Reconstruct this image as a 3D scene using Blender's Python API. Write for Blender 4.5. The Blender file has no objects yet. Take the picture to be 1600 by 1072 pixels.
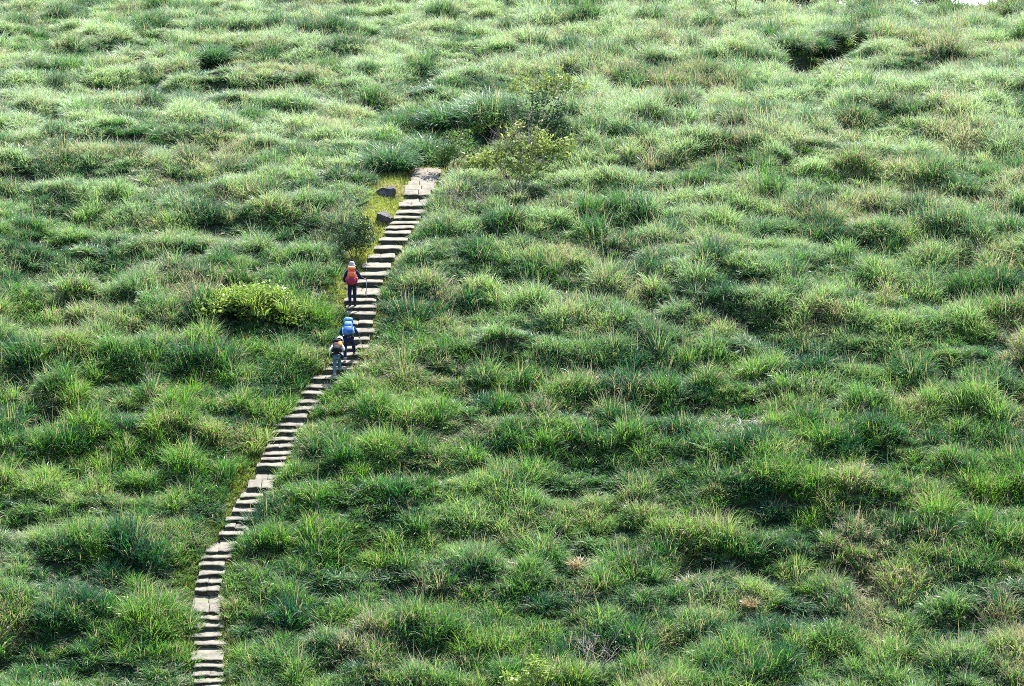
import bpy, math, random
import numpy as np
from mathutils import Vector, Matrix, Quaternion

rng = np.random.default_rng(11)
random.seed(5)
scene = bpy.context.scene
col = scene.collection

# ------------------------------------------------------------------ helpers
def mk(name, verts, faces, mats=None, parent=None, smooth=False, attr=None, midx=None, link=True):
    me = bpy.data.meshes.new(name)
    verts = np.asarray(verts, dtype=np.float32)
    if isinstance(faces, np.ndarray):
        n, k = faces.shape
        me.vertices.add(len(verts)); me.vertices.foreach_set('co', verts.ravel())
        me.loops.add(n * k); me.loops.foreach_set('vertex_index', faces.astype(np.int32).ravel())
        me.polygons.add(n)
        me.polygons.foreach_set('loop_start', np.arange(0, n * k, k, dtype=np.int32))
        me.update(calc_edges=True)
    else:
        me.from_pydata([tuple(map(float, v)) for v in verts], [], faces); me.update()
    if attr is not None:
        a = me.color_attributes.new('bd', 'FLOAT_COLOR', 'POINT')
        a.data.foreach_set('color', np.asarray(attr, dtype=np.float32).ravel())
    mats = mats if isinstance(mats, (list, tuple)) else ([mats] if mats else [])
    for m in mats: me.materials.append(m)
    if midx is not None: me.polygons.foreach_set('material_index', np.asarray(midx, dtype=np.int32))
    if smooth: me.polygons.foreach_set('use_smooth', np.ones(len(me.polygons), dtype=bool))
    o = bpy.data.objects.new(name, me)
    if link: col.objects.link(o)
    if parent: o.parent = parent
    return o

def tag(o, label=None, cat=None, group=None, kind=None):
    if label: o['label'] = label
    if cat: o['category'] = cat
    if group: o['group'] = group
    if kind: o['kind'] = kind
    return o

def empty(name, loc, label, cat, group=None, rz=0.0):
    o = bpy.data.objects.new(name, None); col.objects.link(o)
    o.empty_display_size = .2
    o.location = loc; o.rotation_euler = (0, 0, rz)
    return tag(o, label, cat, group)

def hash2(ix, iy, seed):
    h = (ix.astype(np.int64) * 374761393 + iy.astype(np.int64) * 668265263 + seed * 1274126177) & 0x7fffffff
    h = ((h ^ (h >> 13)) * 1274126177) & 0x7fffffff
    h = h ^ (h >> 16)
    return (h & 0xffff) / 65535.0
def vnoise(x, y, seed=0):
    x = np.asarray(x, float); y = np.asarray(y, float)
    ix = np.floor(x); iy = np.floor(y); fx = x - ix; fy = y - iy
    ix = ix.astype(np.int64); iy = iy.astype(np.int64)
    fx = fx * fx * (3 - 2 * fx); fy = fy * fy * (3 - 2 * fy)
    a = hash2(ix, iy, seed); b = hash2(ix + 1, iy, seed); c = hash2(ix, iy + 1, seed); d = hash2(ix + 1, iy + 1, seed)
    return (a * (1 - fx) + b * fx) * (1 - fy) + (c * (1 - fx) + d * fx) * fy
def fbm(x, y, seed=0, oct=3):
    s = 0; a = 1; t = 0
    for k in range(oct):
        s = s + a * vnoise(x * 2 ** k, y * 2 ** k, seed + k * 17); t += a; a *= .5
    return s / t
def sstep(a, b, x):
    t = np.clip((np.asarray(x, float) - a) / (b - a), 0, 1); return t * t * (3 - 2 * t)

# ------------------------------------------------------------------ camera model (1600x1072 photo pixels)
F = 5000.0; E0 = math.radians(11.5)
def ray(u, v):
    dx = (u - 800) / F; dy = -(v - 536) / F
    return np.array([dx, math.cos(E0) + dy * math.sin(E0), -math.sin(E0) + dy * math.cos(E0)])

# ------------------------------------------------------------------ terrain
YS = np.arange(-80, 420, .25)
def slope(y):
    y = np.asarray(y, float)
    s = .42 - (.42 - .19) * sstep(117, 133, y)
    s = s - .07 * sstep(133, 150, y) - .05 * sstep(150, 160, y)
    s = s - .48 * sstep(163, 172, y)
    s = np.where(y < 92, .42 - 1.12 * sstep(92, 30, y), s)
    return s
_z = np.concatenate([[0], np.cumsum(slope(YS[:-1] + .125) * .25)])
_z += -31.7 - np.interp(100, YS, _z)
def zprof(y):
    return np.interp(y, YS, _z)
def hit(u, v, fn=None):
    """point of the smooth hillside seen at photo pixel (u, v)"""
    r = ray(u, v); fn = fn or (lambda x, y: zprof(y))
    t = np.arange(85, 200, .05)
    g = r[2] * t - fn(r[0] * t, r[1] * t)
    k = np.argmax(g < 0)
    if g[k] >= 0: k = len(t) - 1
    return r * t[k]
def pxm(y):           # photo pixels per metre at distance y
    return F / (y * 1.02)

# path control points: v, left u, right u
PC = np.array([(1090,299,346),(1042,303,346),(1005,302,350),(967,298,342),(934,305,342),(905,308,345),(884,315,350),(861,322,362),
 (850,330,368),(824,350,384),(800,362,398),(773,375,410),(740,398,432),(717,408,446),(690,420,460),(664,434,470),(639,455,490),
 (616,470,510),(593,488,528),(570,512,556),(546,532,574),(520,543,582),(491,542,584),(472,540,587),(454,552,592),(425,562,604),
 (402,575,615),(388,584,626),(369,597,638),(349,610,650),(330,624,662),(304,632,672),(285,642,682),(262,654,690),(240,668,702)], float)[::-1]
def path_u(v):
    return np.interp(v, PC[:, 0], PC[:, 1]), np.interp(v, PC[:, 0], PC[:, 2])
PATH = []
for v in np.arange(1130, 236, -6):
    a, b = path_u(v); p = hit((a + b) / 2, v); PATH.append((p[0], p[1], v, (b - a) / 2 / pxm(p[1])))
PATH = np.array(PATH)
def path_dist(x, y):
    """distance to the stair line, side (+1 right) and path row v"""
    x = np.asarray(x, float).ravel(); y = np.asarray(y, float).ravel()
    best = np.full(x.shape, 1e9); side = np.ones_like(x); vv = np.zeros_like(x)
    for k in range(len(PATH) - 1):
        ax, ay = PATH[k, :2]; bx, by = PATH[k + 1, :2]
        dx, dy = bx - ax, by - ay; L = dx * dx + dy * dy
        t = np.clip(((x - ax) * dx + (y - ay) * dy) / L, 0, 1)
        ex = x - ax - t * dx; ey = y - ay - t * dy
        d = np.hypot(ex, ey); m = d < best
        best = np.where(m, d, best); side = np.where(m, np.sign(dy * ex - dx * ey), side)
        vv = np.where(m, PATH[k, 2] + t * (PATH[k + 1, 2] - PATH[k, 2]), vv)
    return best, side, vv

HOLLOWS = []   # x, y, rx, ry, depth: bare dark gaps in the grass
for (u, v, rx, ry, dep) in [(335,108,1.1,1.7,.9),(97,186,.8,1.4,.8),(692,236,.75,1.7,.8),(1253,108,.8,1.6,1.2),(1278,100,.75,1.3,1.1),(1300,92,.8,1.3,1.2),(1322,84,.75,1.2,1.1),(1345,75,.7,1.0,.8),
                       (1216,975,.6,.7,.3),(290,606,.6,.8,.3),(1250,262,.7,1.3,.3),(1375,735,.9,1.2,.4),(700,455,.5,.9,.3),(1100,950,1.4,.7,.3),(455,110,.6,1.,.3),
                       (545,390,.45,.9,.3),(655,125,.7,1.2,.3)]:
    p = hit(u, v); HOLLOWS.append((p[0], p[1], rx, ry, dep))
def hollow(x, y):
    s = np.zeros(np.shape(x))
    for (hx, hy, rx, ry, dep) in HOLLOWS:
        q = ((x - hx) / rx) ** 2 + ((y - hy) / ry) ** 2
        s = np.maximum(s, dep * np.clip(1.3 - q, 0, 1))
    return s

def H0(x, y):
    x = np.asarray(x, float); y = np.asarray(y, float)
    z = zprof(y)
    z = z - (.30 * sstep(5, 12, x) + .72 * sstep(11.5, 13, x) * sstep(18, 16.8, x) + .72 * sstep(19.8, 21.5, x) * sstep(26.2, 25, x)) * sstep(150, 165, y)
    sh = x.shape
    band = (y > 85) & (y < 200) & (np.abs(x) < 60)
    d = np.full(x.size, 9.0)
    if band.any():
        dd, _, _ = path_dist(x[band], y[band]); d[band.ravel()] = dd
    d = d.reshape(sh)
    far = sstep(1.2, 5, d) * (1 - .75 * sstep(146, 158, y))
    und = (fbm(x / 9.0, y / 4.2, 3, 3) - .5) * 1.5 + (fbm(x / 4.2 + 7, y / 1.25, 9, 2) - .5) * .95
    z = z + und * far * band
    z = z - .23 * (1 - sstep(.62, 1.25, d))
    z = z - hollow(x, y) * .8
    return z
# mounds of grass
MX, MY = 1.32, .92
def mound(x, y):
    """nearest tussock mound: normalised distance d, offset vector, height factor"""
    x = np.asarray(x, float); y = np.asarray(y, float)
    wx = x + (fbm(x / 1.5, y / 1.5, 71, 2) - .5) * 2.0; wy = y + (fbm(x / 1.5, y / 1.5, 74, 2) - .5) * 1.6
    cx = np.floor(wx / MX).astype(np.int64); cy = np.floor(wy / MY).astype(np.int64)
    best = np.full(x.shape, 1e9); bd = np.zeros(x.shape + (2,)); bh = np.zeros(x.shape); bi = np.zeros(x.shape)
    for i in (-1, 0, 1):
        for j in (-1, 0, 1):
            gx = cx + i; gy = cy + j
            px = (gx + hash2(gx, gy, 1)) * MX; py = (gy + hash2(gx, gy, 2)) * MY
            r = .55 + .85 * hash2(gx, gy, 3)
            q = np.hypot((wx - px) / 1.6, wy - py) / (.60 * r)
            m = q < best
            best = np.where(m, q, best); bd[m, 0] = (wx - px)[m]; bd[m, 1] = (wy - py)[m]
            bh = np.where(m, hash2(gx, gy, 4), bh); bi = np.where(m, hash2(gx, gy, 5), bi)
    return best, bd, bh, bi
def H(x, y):
    x = np.asarray(x, float); y = np.asarray(y, float)
    z = H0(x, y)
    band = ((y > 90) & (y < 176) & (np.abs(x) < 45))
    if band.any():
        q, _, mh, _ = mound(x[band], y[band])
        d, _, _ = path_dist(x[band], y[band])
        z = np.array(z); z[band] += (.05 + .26 * mh) * np.clip(1 - q * q * .8, 0, 1) * sstep(1.3, 3.2, d)
    return z

# ------------------------------------------------------------------ materials
def mat(name):
    m = bpy.data.materials.new(name); m.use_nodes = True
    nt = m.node_tree; nt.nodes.clear()
    return m, nt, nt.nodes, nt.links
def simple(name, c, rough=.7, spec=.3, var=.25, scale=30.0, metal=0.0):
    m, nt, N, L = mat(name)
    out = N.new('ShaderNodeOutputMaterial'); b = N.new('ShaderNodeBsdfPrincipled')
    b.inputs['Roughness'].default_value = rough; b.inputs['Specular IOR Level'].default_value = spec; b.inputs['Metallic'].default_value = metal
    tc = N.new('ShaderNodeTexCoord'); n = N.new('ShaderNodeTexNoise'); n.inputs['Scale'].default_value = scale; n.inputs['Detail'].default_value = 4
    r = N.new('ShaderNodeValToRGB')
    r.color_ramp.elements[0].position = .3; r.color_ramp.elements[1].position = .7
    r.color_ramp.elements[0].color = (*[k * (1 - var) for k in c], 1); r.color_ramp.elements[1].color = (*[min(1, k * (1 + var)) for k in c], 1)
    L.new(tc.outputs['Object'], n.inputs['Vector']); L.new(n.outputs['Fac'], r.inputs['Fac'])
    L.new(r.outputs['Color'], b.inputs['Base Color']); L.new(b.outputs[0], out.inputs[0])
    return m

def blade_mat(name, palette, pale=(.48, .56, .40), dry=(.36, .29, .225), tint=None, paleamt=None, trans=.36, hue=.85, spec=.2):
    """grass blade: palette by the plant's tint, tips paler, some dry blades; translucent"""
    m, nt, N, L = mat(name)
    out = N.new('ShaderNodeOutputMaterial')
    bd = N.new('ShaderNodeAttribute'); bd.attribute_name = 'bd'
    sep = N.new('ShaderNodeSeparateColor'); L.new(bd.outputs['Color'], sep.inputs[0])
    def inst(n, const):
        if const is not None:
            v = N.new('ShaderNodeValue'); v.outputs[0].default_value = const; return v.outputs[0]
        a = N.new('ShaderNodeAttribute'); a.attribute_type = 'INSTANCER'; a.attribute_name = n; return a.outputs['Fac']
    ti = inst('tint', tint); pa = inst('pale', paleamt); dr = inst('dry', 0.0 if tint is not None else None)
    def math_(op, a, b, clamp=False):
        n = N.new('ShaderNodeMath'); n.operation = op; n.use_clamp = clamp
        for i, q in enumerate((a, b)):
            if isinstance(q, (int, float)): n.inputs[i].default_value = q
            else: L.new(q, n.inputs[i])
        return n.outputs[0]
    jit = math_('MULTIPLY', math_('SUBTRACT', sep.outputs[1], .5), hue)
    fac = math_('ADD', ti, jit, True)
    ramp = N.new('ShaderNodeValToRGB'); cr = ramp.color_ramp
    while len(cr.elements) < len(palette): cr.elements.new(.5)
    for e, (p, c) in zip(cr.elements, palette): e.position = p; e.color = (*c, 1)
    L.new(fac, ramp.inputs[0])
    def mixc(f, a, b):
        n = N.new('ShaderNodeMix'); n.data_type = 'RGBA'
        L.new(f, n.inputs[0])
        for i, q in ((6, a), (7, b)):
            if isinstance(q, tuple): n.inputs[i].default_value = (*q, 1)
            else: L.new(q, n.inputs[i])
        return n.outputs[2]
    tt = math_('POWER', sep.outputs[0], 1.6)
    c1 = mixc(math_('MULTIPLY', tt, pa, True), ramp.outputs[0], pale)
    # dry blades: those whose random number lies under the plant's dryness, plus the blades built dry
    thr = math_('LESS_THAN', sep.outputs[1], dr)
    df = math_('MAXIMUM', thr, sep.outputs[2])
    c2 = mixc(math_('MULTIPLY', df, .85), c1, dry)
    b = N.new('ShaderNodeBsdfPrincipled'); b.inputs['Roughness'].default_value = .4; b.inputs['Specular IOR Level'].default_value = spec
    t = N.new('ShaderNodeBsdfTranslucent'); mx = N.new('ShaderNodeMixShader'); mx.inputs[0].default_value = trans
    warm = N.new('ShaderNodeMix'); warm.data_type = 'RGBA'; warm.blend_type = 'MULTIPLY'; warm.inputs[0].default_value = 1
    L.new(c2, warm.inputs[6]); warm.inputs[7].default_value = (1.08, 1.2, .72, 1)
    L.new(c2, b.inputs['Base Color']); L.new(warm.outputs[2], t.inputs['Color'])
    L.new(b.outputs[0], mx.inputs[1]); L.new(t.outputs[0], mx.inputs[2]); L.new(mx.outputs[0], out.inputs[0])
    return m

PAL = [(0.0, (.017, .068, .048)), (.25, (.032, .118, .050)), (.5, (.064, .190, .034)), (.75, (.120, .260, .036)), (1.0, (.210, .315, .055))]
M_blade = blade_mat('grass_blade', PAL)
M_verge = blade_mat('verge_blade', [(0, (.045, .12, .035)), (.3, (.10, .18, .04)), (.6, (.22, .27, .05)), (1, (.38, .37, .10))], pale=(.42, .42, .15))
M_tuss_dark = blade_mat('tussock_dark', PAL, tint=.19, paleamt=.2, hue=.5)
M_tuss_mid = blade_mat('tussock_mid', PAL, tint=.45, paleamt=.4, hue=.4)
M_tuss_blue = blade_mat('tussock_blue', [(0, (.018, .060, .038)), (1, (.06, .13, .06))], tint=.4, paleamt=.25, hue=.6)
M_bright = blade_mat('bright_leaf', [(0, (.07, .16, .035)), (.5, (.16, .26, .05)), (1, (.29, .35, .09))], tint=.55, paleamt=.35, hue=.9, pale=(.5, .5, .2))
M_drygrass = blade_mat('dry_leaf', [(0, (.16, .10, .055)), (.5, (.27, .18, .10)), (1, (.36, .27, .17))], tint=.5, paleamt=.2, hue=.9, trans=.3)

def ground_mat():
    m, nt, N, L = mat('soil_and_litter')
    out = N.new('ShaderNodeOutputMaterial'); b = N.new('ShaderNodeBsdfPrincipled'); b.inputs['Roughness'].default_value = .95; b.inputs['Specular IOR Level'].default_value = .1
    tc = N.new('ShaderNodeTexCoord'); n = N.new('ShaderNodeTexNoise'); n.inputs['Scale'].default_value = 1.6; n.inputs['Detail'].default_value = 8; n.inputs['Roughness'].default_value = .7
    r = N.new('ShaderNodeValToRGB'); cr = r.color_ramp
    cr.elements[0].position = .32; cr.elements[0].color = (.012, .020, .011, 1)
    cr.elements[1].position = .72; cr.elements[1].color = (.050, .046, .028, 1)
    e = cr.elements.new(.5); e.color = (.024, .032, .016, 1)
    L.new(tc.outputs['Object'], n.inputs['Vector']); L.new(n.outputs['Fac'], r.inputs[0]); L.new(r.outputs[0], b.inputs['Base Color'])
    L.new(b.outputs[0], out.inputs[0]); return m
M_ground = ground_mat()
def stone_mat():
    m, nt, N, L = mat('weathered_stone')
    out = N.new('ShaderNodeOutputMaterial'); b = N.new('ShaderNodeBsdfPrincipled'); b.inputs['Roughness'].default_value = .85; b.inputs['Specular IOR Level'].default_value = .25
    tc = N.new('ShaderNodeTexCoord')
    n = N.new('ShaderNodeTexNoise'); n.inputs['Scale'].default_value = 2.6; n.inputs['Detail'].default_value = 8; n.inputs['Roughness'].default_value = .65
    r = N.new('ShaderNodeValToRGB'); cr = r.color_ramp
    cr.elements[0].position = .3; cr.elements[0].color = (.075, .068, .055, 1); cr.elements[1].position = .7; cr.elements[1].color = (.195, .178, .142, 1)
    e = cr.elements.new(.48); e.color = (.14, .128, .102, 1)
    L.new(tc.outputs['Object'], n.inputs['Vector']); L.new(n.outputs['Fac'], r.inputs[0])
    n2 = N.new('ShaderNodeTexNoise'); n2.inputs['Scale'].default_value = 1.3; n2.inputs['Detail'].default_value = 5
    r2 = N.new('ShaderNodeValToRGB'); r2.color_ramp.elements[0].position = .58; r2.color_ramp.elements[1].position = .74
    L.new(tc.outputs['Object'], n2.inputs['Vector']); L.new(n2.outputs['Fac'], r2.inputs[0])
    mx = N.new('ShaderNodeMix'); mx.data_type = 'RGBA'; L.new(r2.outputs[0], mx.inputs[0]); L.new(r.outputs[0], mx.inputs[6]); mx.inputs[7].default_value = (.10, .12, .05, 1)
    bp = N.new('ShaderNodeBump'); bp.inputs['Strength'].default_value = .5; bp.inputs['Distance'].default_value = .05
    L.new(n.outputs['Fac'], bp.inputs['Height']); L.new(bp.outputs[0], b.inputs['Normal'])
    L.new(mx.outputs[2], b.inputs['Base Color']); L.new(b.outputs[0], out.inputs[0]); return m
M_stone = stone_mat()
M_riser = simple('shaded_riser_stone', (.075, .078, .060), .9, .15, .55, 4)  # shade of the camera-facing risers put into the stone colour
M_rock = simple('dark_rock', (.060, .057, .062), .85, .25, .75, 5)
M_bark = simple('bark', (.10, .075, .055), .9, .1, .4, 12)
M_deadwood = simple('dead_wood', (.24, .20, .18), .9, .1, .35, 12)

# ------------------------------------------------------------------ ground sheet
xs = np.concatenate([[-4000, -1500, -500, -200, -100, -65], np.arange(-48, -36, 1.5), np.arange(-36, 36.01, .3), np.arange(37.5, 49, 1.5), [65, 100, 200, 500, 1500, 4000]])
ys = np.concatenate([[-600, -200, -90, -50, -20, 0, 15, 30, 45, 60, 72, 82], np.arange(88, 178, .3), np.arange(179, 260, 3), [300, 400, 800, 2000, 6000]])
X, Y = np.meshgrid(xs, ys)
Z = np.where(np.abs(Y) < 400, H(X, Y), 0)
zc = np.interp(Y, [-600, -200, -90, -50], [20, 10, zprof(-50) * .3, zprof(-50)])
Z = np.where(Y < -50, zc, Z)
Z = np.where(Y > 260, np.interp(Y, [260, 400, 6000], [float(zprof(260)), -120, -160]), Z)
Z = np.where(np.abs(X) > 60, Z - (np.abs(X) - 60) * .05 * (np.abs(X) < 300) - 12 * (np.abs(X) >= 300), Z)
ny, nx = X.shape
idx = np.arange(ny * nx).reshape(ny, nx)
fq = np.stack([idx[:-1, :-1], idx[:-1, 1:], idx[1:, 1:], idx[1:, :-1]], -1).reshape(-1, 4)
g = mk('hillside_ground', np.stack([X, Y, Z], -1).reshape(-1, 3), fq, M_ground, smooth=True)
tag(g, 'dark soil of the steep hillside under the tall grass', 'ground', kind='structure')
# fine lookup of the ground height for scattering
from math import floor
def zat(x, y):
    return H(np.asarray(x, float), np.asarray(y, float))

# ------------------------------------------------------------------ grass tuft meshes
def blades(n, R, hmin, hmax, lean0=.12, leanr=.55, arch=(.5, 1.7), width=(.03, .048), levels=4, dryp=.04, rng=rng, oval=1.0, wind=(0, 0)):
    r = R * np.sqrt(rng.random(n)); ph = rng.random(n) * 2 * np.pi
    x0 = r * np.cos(ph) * oval; y0 = r * np.sin(ph)
    az = ph + rng.normal(0, 1.0, n)
    L = rng.uniform(hmin, hmax, n) * (1 - .25 * (r / R) ** 2)
    th = lean0 * rng.random(n) + leanr * (r / R) * rng.uniform(.5, 1.1, n)
    ar = rng.uniform(arch[0], arch[1], n)
    w = rng.uniform(width[0], width[1], n)
    wx, wy = -np.sin(az), np.cos(az)
    tw = rng.normal(0, .5, n)
    P = np.stack([x0, y0, np.full(n, -.06)], -1)
    V = []; A = []
    rd = rng.random(n); dr = (rng.random(n) < dryp).astype(float)
    prof = [1, .95, .8, .55, .06] if levels == 4 else [1, .9, .6, .06]
    for k in range(levels + 1):
        t = k / levels
        hw = w * prof[k] * .5
        off = np.stack([wx * hw * np.cos(tw), wy * hw * np.cos(tw), hw * np.sin(tw)], -1)
        V.append(P - off); V.append(P + off)
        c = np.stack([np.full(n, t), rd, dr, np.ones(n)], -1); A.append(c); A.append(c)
        ang = np.minimum(th + ar * (t ** 1.3), 2.25)
        st = L / levels
        P = P + np.stack([np.sin(ang) * np.cos(az) * st, np.sin(ang) * np.sin(az) * st, np.cos(ang) * st], -1)
    V = np.stack(V, 1); A = np.stack(A, 1)          # n, 2(levels+1), 3
    m = 2 * (levels + 1)
    base = np.arange(n)[:, None] * m
    F_ = np.concatenate([np.stack([base[:, 0] + 2 * k, base[:, 0] + 2 * k + 1, base[:, 0] + 2 * k + 3, base[:, 0] + 2 * k + 2], -1) for k in range(levels)], 0)
    return V.reshape(-1, 3), F_, A.reshape(-1, 4)

def joinb(parts):
    V = []; Fs = []; A = []; o = 0
    for v, f, a in parts:
        V.append(v); Fs.append(f + o); A.append(a); o += len(v)
    return np.concatenate(V), np.concatenate(Fs), np.concatenate(A)

def scatter(name, variants, pts, rot, scl, vi, attrs, material):
    """one object that carries every tuft: geometry instanced on its own points"""
    me = bpy.data.meshes.new(name)
    me.vertices.add(len(pts)); me.vertices.foreach_set('co', pts.astype(np.float32).ravel())
    def fa(n, d, typ='FLOAT', key='value'):
        a = me.attributes.new(n, typ, 'POINT'); a.data.foreach_set(key, np.asarray(d).ravel())
    fa('rot', rot.astype(np.float32), 'FLOAT_VECTOR', 'vector'); fa('scl', scl.astype(np.float32), 'FLOAT_VECTOR', 'vector')
    fa('vi', vi.astype(np.int32), 'INT')
    for k, d in attrs.items(): fa(k, d.astype(np.float32))
    me.materials.append(material); me.update()
    o = bpy.data.objects.new(name, me); col.objects.link(o)
    gt = bpy.data.node_groups.new(name + '_scatter', 'GeometryNodeTree')
    gt.interface.new_socket('Geometry', in_out='INPUT', socket_type='NodeSocketGeometry')
    gt.interface.new_socket('Geometry', in_out='OUTPUT', socket_type='NodeSocketGeometry')
    N, L = gt.nodes, gt.links
    gi = N.new('NodeGroupInput'); go = N.new('NodeGroupOutput')
    g2i = N.new('GeometryNodeGeometryToInstance')
    for vo in reversed(variants):
        oi = N.new('GeometryNodeObjectInfo'); oi.inputs['Object'].default_value = vo
        L.new(oi.outputs['Geometry'], g2i.inputs[0])
    iop = N.new('GeometryNodeInstanceOnPoints')
    def na(n, t):
        a = N.new('GeometryNodeInputNamedAttribute'); a.data_type = t; a.inputs[0].default_value = n; return a.outputs[0]
    L.new(gi.outputs[0], iop.inputs['Points']); L.new(g2i.outputs[0], iop.inputs['Instance'])
    iop.inputs['Pick Instance'].default_value = True
    L.new(na('vi', 'INT'), iop.inputs['Instance Index'])
    e2r = N.new('FunctionNodeEulerToRotation'); L.new(na('rot', 'FLOAT_VECTOR'), e2r.inputs[0])
    L.new(e2r.outputs[0], iop.inputs['Rotation']); L.new(na('scl', 'FLOAT_VECTOR'), iop.inputs['Scale'])
    L.new(iop.outputs[0], go.inputs[0])
    md = o.modifiers.new('scatter', 'NODES'); md.node_group = gt
    return o

def variant(name, v, f, a, m):
    return mk(name, v, f, m, attr=a, link=False, smooth=True)

variants = []
for k in range(9):
    tall = k % 3
    parts = [blades(52, .33, .58, 1.0, arch=(.7, 2.0), width=(.026, .042)), blades(16, .25, .8, 1.2, arch=(.4, 1.5), width=(.02, .034)), blades(24, .38, .3, .6, arch=(.9, 2.2), width=(.026, .042))]
    if tall == 2: parts.append(blades(5, .3, 1.0, 1.4, arch=(.1, .7), width=(.02, .03), dryp=1.0))
    variants.append(variant('tuft_source', *joinb(parts), M_blade))
n_var = len(variants)

CLEAR = [(1252, 124, 1.1, 1.5), (1280, 114, 1.0, 1.4), (1305, 104, 1.0, 1.4), (1338, 90, 1.0, 1.3), (335, 122, 1.3, 1.5), (97, 198, 1.1, 1.4), (692, 248, .9, 1.2), (655, 136, .8, 1.2),
         (812, 305, 2.3, 1.9), (838, 250, 1.3, 1.5), (858, 188, 1.2, 1.5), (700, 272, 1.0, 1.3), (766, 232, .7, 1.3), (556, 408, .8, 1.2), (394, 516, 1.7, 1.2), (738, 345, 1.0, 1.2), (930, 1062, 1.2, .9), (826, 1085, .5, .5),
         (600, 312, .8, 1.2), (600, 350, .8, 1.2), (922, 30, .6, 1.5), (1148, 32, .5, 1.4)]
# scatter points of the tall grass
SP = .285
gx, gy = np.meshgrid(np.arange(-36, 36, SP), np.arange(93, 171.5, SP * .95))
px = gx.ravel() + rng.uniform(-.5, .5, gx.size) * SP; py = gy.ravel() + rng.uniform(-.5, .5, gx.size) * SP
keep = np.abs(px) < py * (800 / F) + 3.2
px, py = px[keep], py[keep]
pd, side, pv = path_dist(px, py)
VK = [240, 262, 300, 350, 385, 430, 470, 500, 560, 600, 640, 690, 720, 770, 800, 830, 870, 910, 960, 1000, 1080]
VL = [.7, 1.2, 1.5, 1.5, 1.05, .75, .75, .3, .1, .3, .05, .25, .55, .6, .12, .15, .25, .3, .15, .05, .0]
verge = np.interp(pv, VK, VL)
verge_r = np.interp(pv, [240, 300, 350, 450, 520, 560, 600, 680, 720, 760, 860, 890, 950, 1080], [.2, .15, .2, .2, .15, .0, .0, .05, .2, .05, .05, .35, .2, .1])
lim = np.where(side < 0, .62 + verge, .62 + verge_r)
beyond = py > PATH[-1, 1] - .4
keep = (pd > lim - np.where(pv < 480, .0, .08) - .26 * (fbm(px / .9, py / .9, 181, 2))) | beyond
clear = np.zeros(px.size)
for (u, v, rx, ry) in CLEAR:
    c_ = hit(u, v); clear = np.maximum(clear, 1.25 - ((px - c_[0]) / rx) ** 2 - ((py - c_[1]) / ry) ** 2)
clear = clear.clip(0, 1)
hol = hollow(px, py)
keep &= hol < .25 + .15 * rng.random(px.size)
px, py, pd, side, pv, lim, clear = [q[keep] for q in (px, py, pd, side, pv, lim, clear)]
q, off, mh, mi = mound(px, py)
near = np.clip((pd - lim) / 1.6, 0, 1)
big = fbm(px / 14, py / 10, 41, 3)
h = (.60 + .54 * mh) * (1.17 - .74 * np.clip(q, 0, 1.15) ** 2)
fine = fbm(px / .9, py / .8, 131, 2); h *= .68 + .64 * fine
band_ = vnoise(px / 3.4 + 3, py / .95, 151); h *= .80 + .40 * band_
gap = sstep(.56, .66, fbm(px / 2.1, py / .9, 141, 3)); h *= 1 - .68 * gap
h *= .85 + .3 * rng.random(px.size)
h *= 1 - .68 * clear
h *= np.where(side > 0, np.interp(pv, [500, 545, 590, 625, 660], [.70, .78, .88, .80, .72]) + .5 * near, np.interp(pv, [420, 520], [.66, .95]) + .15 * near).clip(.3, 1.05)
thin = rng.random(px.size) < np.clip((q - .98) * 1.6, 0, .6)      # bare seams between the mounds
px, py, h, q, off, mh, mi, big, pd, lim, pv = [a[~thin] for a in (px, py, h, q, off, mh, mi, big, pd, lim, pv)]
n = px.size
pz = zat(px, py)
lean = .05 + np.clip(q, 0, 1.1) * rng.uniform(.08, .40, n)
flow = (fbm(px / 3.5, py / 3.5, 201, 2) - .5) * 9 - .6
azl = np.where(rng.random(n) < .7, np.arctan2(off[:, 1], off[:, 0]), flow) + rng.normal(0, .35, n)
spin = rng.random(n) * 2 * np.pi
rot = np.zeros((n, 3))
for i in range(n):
    qv = Quaternion((-math.sin(azl[i]), math.cos(azl[i]), 0), lean[i]) @ Quaternion((0, 0, 1), spin[i])
    e = qv.to_euler(); rot[i] = (e.x, e.y, e.z)
wsc = .70 + .26 * rng.random(n)
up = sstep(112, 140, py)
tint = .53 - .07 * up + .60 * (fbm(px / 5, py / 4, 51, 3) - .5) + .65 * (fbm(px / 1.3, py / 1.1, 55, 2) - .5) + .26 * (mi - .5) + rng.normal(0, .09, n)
pale = .10 + .80 * up + .6 * (fbm(px / 7, py / 6, 61, 3) - .5) + .22 * (mi - .5)  # tips whiten up the slope: distance haze put into the blade colour
dkm = (mi < .20 + .12 * up).astype(float)
tint = tint - .22 * dkm; pale = pale * (1 - .75 * dkm); h = h * (1 + .16 * dkm)
dryn = np.clip(.10 * sstep(2, 16, px) + (fbm(px / 2.4, py / 1.7, 81, 3) - .55) * 2.0, 0, .55) + .04
scl = np.stack([wsc * np.sqrt(h).clip(.6, 1.3), wsc * np.sqrt(h).clip(.6, 1.3), h], -1)
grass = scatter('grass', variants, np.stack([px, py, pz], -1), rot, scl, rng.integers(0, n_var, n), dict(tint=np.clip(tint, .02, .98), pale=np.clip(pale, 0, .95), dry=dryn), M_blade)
tag(grass, 'waist high silvergrass in dense mounds covering the whole hillside', 'grass', kind='stuff')
print('tall tufts', n)
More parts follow.
